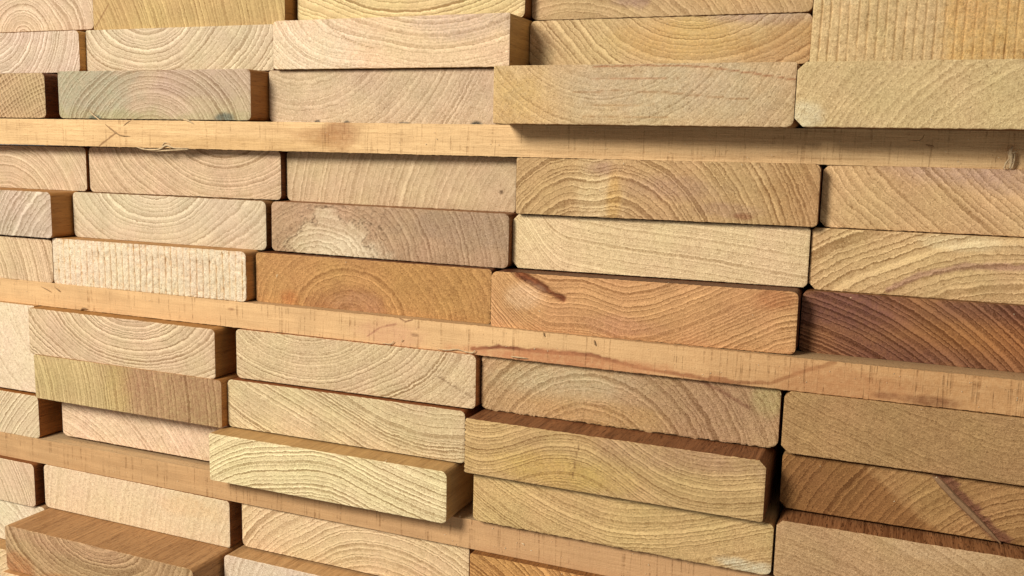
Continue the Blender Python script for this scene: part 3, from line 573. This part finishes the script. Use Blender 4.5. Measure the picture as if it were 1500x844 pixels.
splinter('wood_splinter', 'pale ragged fibres along the lower edge of the middle strip at its centre', 'wood splinter', [([(49.7, -13.3, -87.3), (55.1, -13.8, -87.3), (60.3, -13.8, -86.4), (64.9, -13.4, -87.6)], 0.25), ([(63.5, -13.3, -87.1), (67.8, -13.9, -87.2), (69.1, -13.9, -85.8)], 0.28), ([(21.2, -13.3, -87.6), (25.8, -13.8, -87.4), (27.6, -13.8, -85.9)], 0.25), ([(31.3, -13.3, -86.0), (32.2, -13.8, -84.5)], 0.2)], M_PALE)
splinter('wood_splinter', 'thin pale sliver along the lower edge of the middle strip, right of centre', 'wood splinter', [([(86.2, -13.6, -86.9), (89.6, -14.0, -86.9), (94.2, -13.5, -87.0)], 0.26)], M_PALE)
splinter('wood_splinter', 'first hooked fibre from the left on the upper edge of the middle strip', 'wood splinter', [([(-195.2, -13.2, -77.4), (-190.6, -13.8, -78.5), (-187.6, -13.3, -79.9)], 0.22)], M_TAN)
splinter('wood_splinter', 'second hooked fibre from the left on the upper edge of the middle strip', 'wood splinter', [([(-184.9, -13.2, -77.0), (-181.9, -13.8, -78.2), (-180.9, -13.3, -79.3)], 0.22)], M_TAN)
splinter('wood_splinter', 'small bent fibre at the lower edge of the middle strip near the left', 'wood splinter', [([(-166.7, -13.2, -88.3), (-164.5, -13.8, -86.9), (-161.4, -13.5, -87.1)], 0.4)], M_TAN)
splinter('wood_splinter', 'tiny fibre on the middle strip below the gouge of the orange board', 'wood splinter', [([(101.1, -13.2, -74.8), (101.6, -13.6, -76.5)], 0.22)], M_TAN)
splinter('wood_splinter', 'short dark fibre on the middle strip under the middle of the orange board', 'wood splinter', [([(124.0, -13.2, -75.9), (124.8, -13.6, -78.1)], 0.28)], M_TAN)
splinter('wood_splinter', 'light torn curl of wood on the golden brown board near its upper left corner', 'wood splinter', [([(-42.4, -5.7, -59.2), (-42.9, -6.2, -61.2), (-44.1, -5.7, -63.4)], 0.3), ([(-44.1, -5.6, -61.0), (-41.7, -6.1, -59.8)], 0.2)], M_PALE)

# the slanting splinter that belongs to the dark board
hb = made['h4']; wd = (LAY['h4'][1] - LAY['h4'][0]) / 2
sv = []; 
for (u, v, wv, dy) in ((54.6, 22.4, 1.1, .2), (58, 19.4, 1.3, -.7), (63, 14.6, 1.2, -.9), (68, 10.2, 1.25, -.8), (73, 5.8, 1.0, -.8), (77, 2.2, .7, -.5), (80, -.6, .3, .1)):
    nx_, nz_ = .68, .73
    sv += [(u - wd - nx_ * wv, dy + .9, v - nz_ * wv), (u - wd - nx_ * wv * .5, dy, v - nz_ * wv * .5), (u - wd + nx_ * wv * .7, dy + .25, v + nz_ * wv * .7), (u - wd + nx_ * wv, dy + 1.1, v + nz_ * wv)]
fs = []
for i in range(6):
    for k in range(4): fs.append((i * 4 + k, i * 4 + (k + 1) % 4, (i + 1) * 4 + (k + 1) % 4, (i + 1) * 4 + k))
fs += [(3, 2, 1, 0), (24, 25, 26, 27)]
me = bpy.data.meshes.new('splinter'); me.from_pydata([(a / 1000, b / 1000, c / 1000) for a, b, c in sv], [], fs); me.materials.append(plain('brown_splinter', (0.30, 0.165, 0.075)))
o = bpy.data.objects.new('splinter', me); COL.objects.link(o); o.parent = hb; o['label'] = 'flat slanting splinter left standing across the board'
# sawdust: tiny chips on ledges and stuck to faces
rv = random.Random(8); dv = []; df = []
def chip(x, y, z, s):
    b = len(dv); a = rv.random() * 6.28; ca, sa = math.cos(a), math.sin(a)
    for k, (p, q) in enumerate(((-1.4, 0), (0, -.5), (1.2, .1), (.1, .6))):
        dv.append((x + (p * ca - q * sa) * s, y - (.25 if k % 2 else 0.05), z + (p * sa + q * ca) * s))
    dv.append((x, y + .25, z)); df.extend([(b, b + 1, b + 2, b + 3), (b, b + 4, b + 1), (b + 1, b + 4, b + 2), (b + 2, b + 4, b + 3), (b + 3, b + 4, b)])
for c_ in ((-60.3, -0.9, 8.1, 0.60), (-34.0, -0.4, 8.1, 0.54), (-32.5, -0.4, 6.2, 0.30), (41.1, 1.1, 7.1, 0.42), (35.6, 1.0, 4.8, 0.36), (21.8, 0.7, 5.2, 0.24), (67.6, 1.7, 5.4, 0.30), (71.6, 1.7, 5.2, 0.30), (-187.1, -3.4, 13.6, 0.42), (155.3, 3.4, 7.0, 0.30), (96.1, -18.4, -169.8, 0.60), (100.1, -18.4, -172.2, 0.48), (87.6, -18.4, -173.6, 0.48), (153.1, -18.4, -168.5, 0.42), (81.4, -18.4, -165.4, 0.36), (65.1, -18.4, -162.8, 0.42), (57.6, -18.4, -172.7, 0.36), (61.4, -18.4, -175.0, 0.30), (13.4, -5.4, -50.8, 0.36), (33.9, -5.4, -51.3, 0.48), (45.2, -5.4, -51.8, 0.54), (43.8, -5.4, -53.2, 0.36), (97.1, -13.1, -82.5, 0.36), (244.2, -13.1, -77.9, 0.24), (33.2, -30.0, -137.3, 0.30), (32.5, -30.0, -138.1, 0.42)): chip(*c_)
for k_ in sorted(LAY):
    a_ = LAY[k_]
    for q_ in range(rv.randint(1, 5)): chip(rv.uniform(a_[0] + 4, a_[1] - 4), a_[4] - .15, (a_[3] - rv.uniform(.3, 2.2)) if rv.random() < .6 else rv.uniform(max(a_[2], a_[3] - 24) + 2, a_[3] - 2), rv.uniform(.15, .38))
for i in range(240):
    k_ = rv.choice('123'); y_, a_, b_ = {'1': (1.7, 1, 13), '2': (-13.05, -87, -76), '3': (-18.35, -176.5, -164.5)}[k_]
    x_ = rv.uniform(-250, 330)
    if k_ == '1': y_ = 0.5 + 0.02 * (x_ - 10)
    chip(x_, y_, rv.uniform(a_, b_), rv.uniform(.12, .3))

me = bpy.data.meshes.new('sawdust'); me.from_pydata([tuple(q / 1000 for q in v) for v in dv], [], df); me.materials.append(M_DUST)
o = bpy.data.objects.new('sawdust', me); COL.objects.link(o); o['kind'] = 'stuff'; o['label'] = 'tiny pale chips of sawdust caught on the strips and ledges'; o['category'] = 'sawdust'
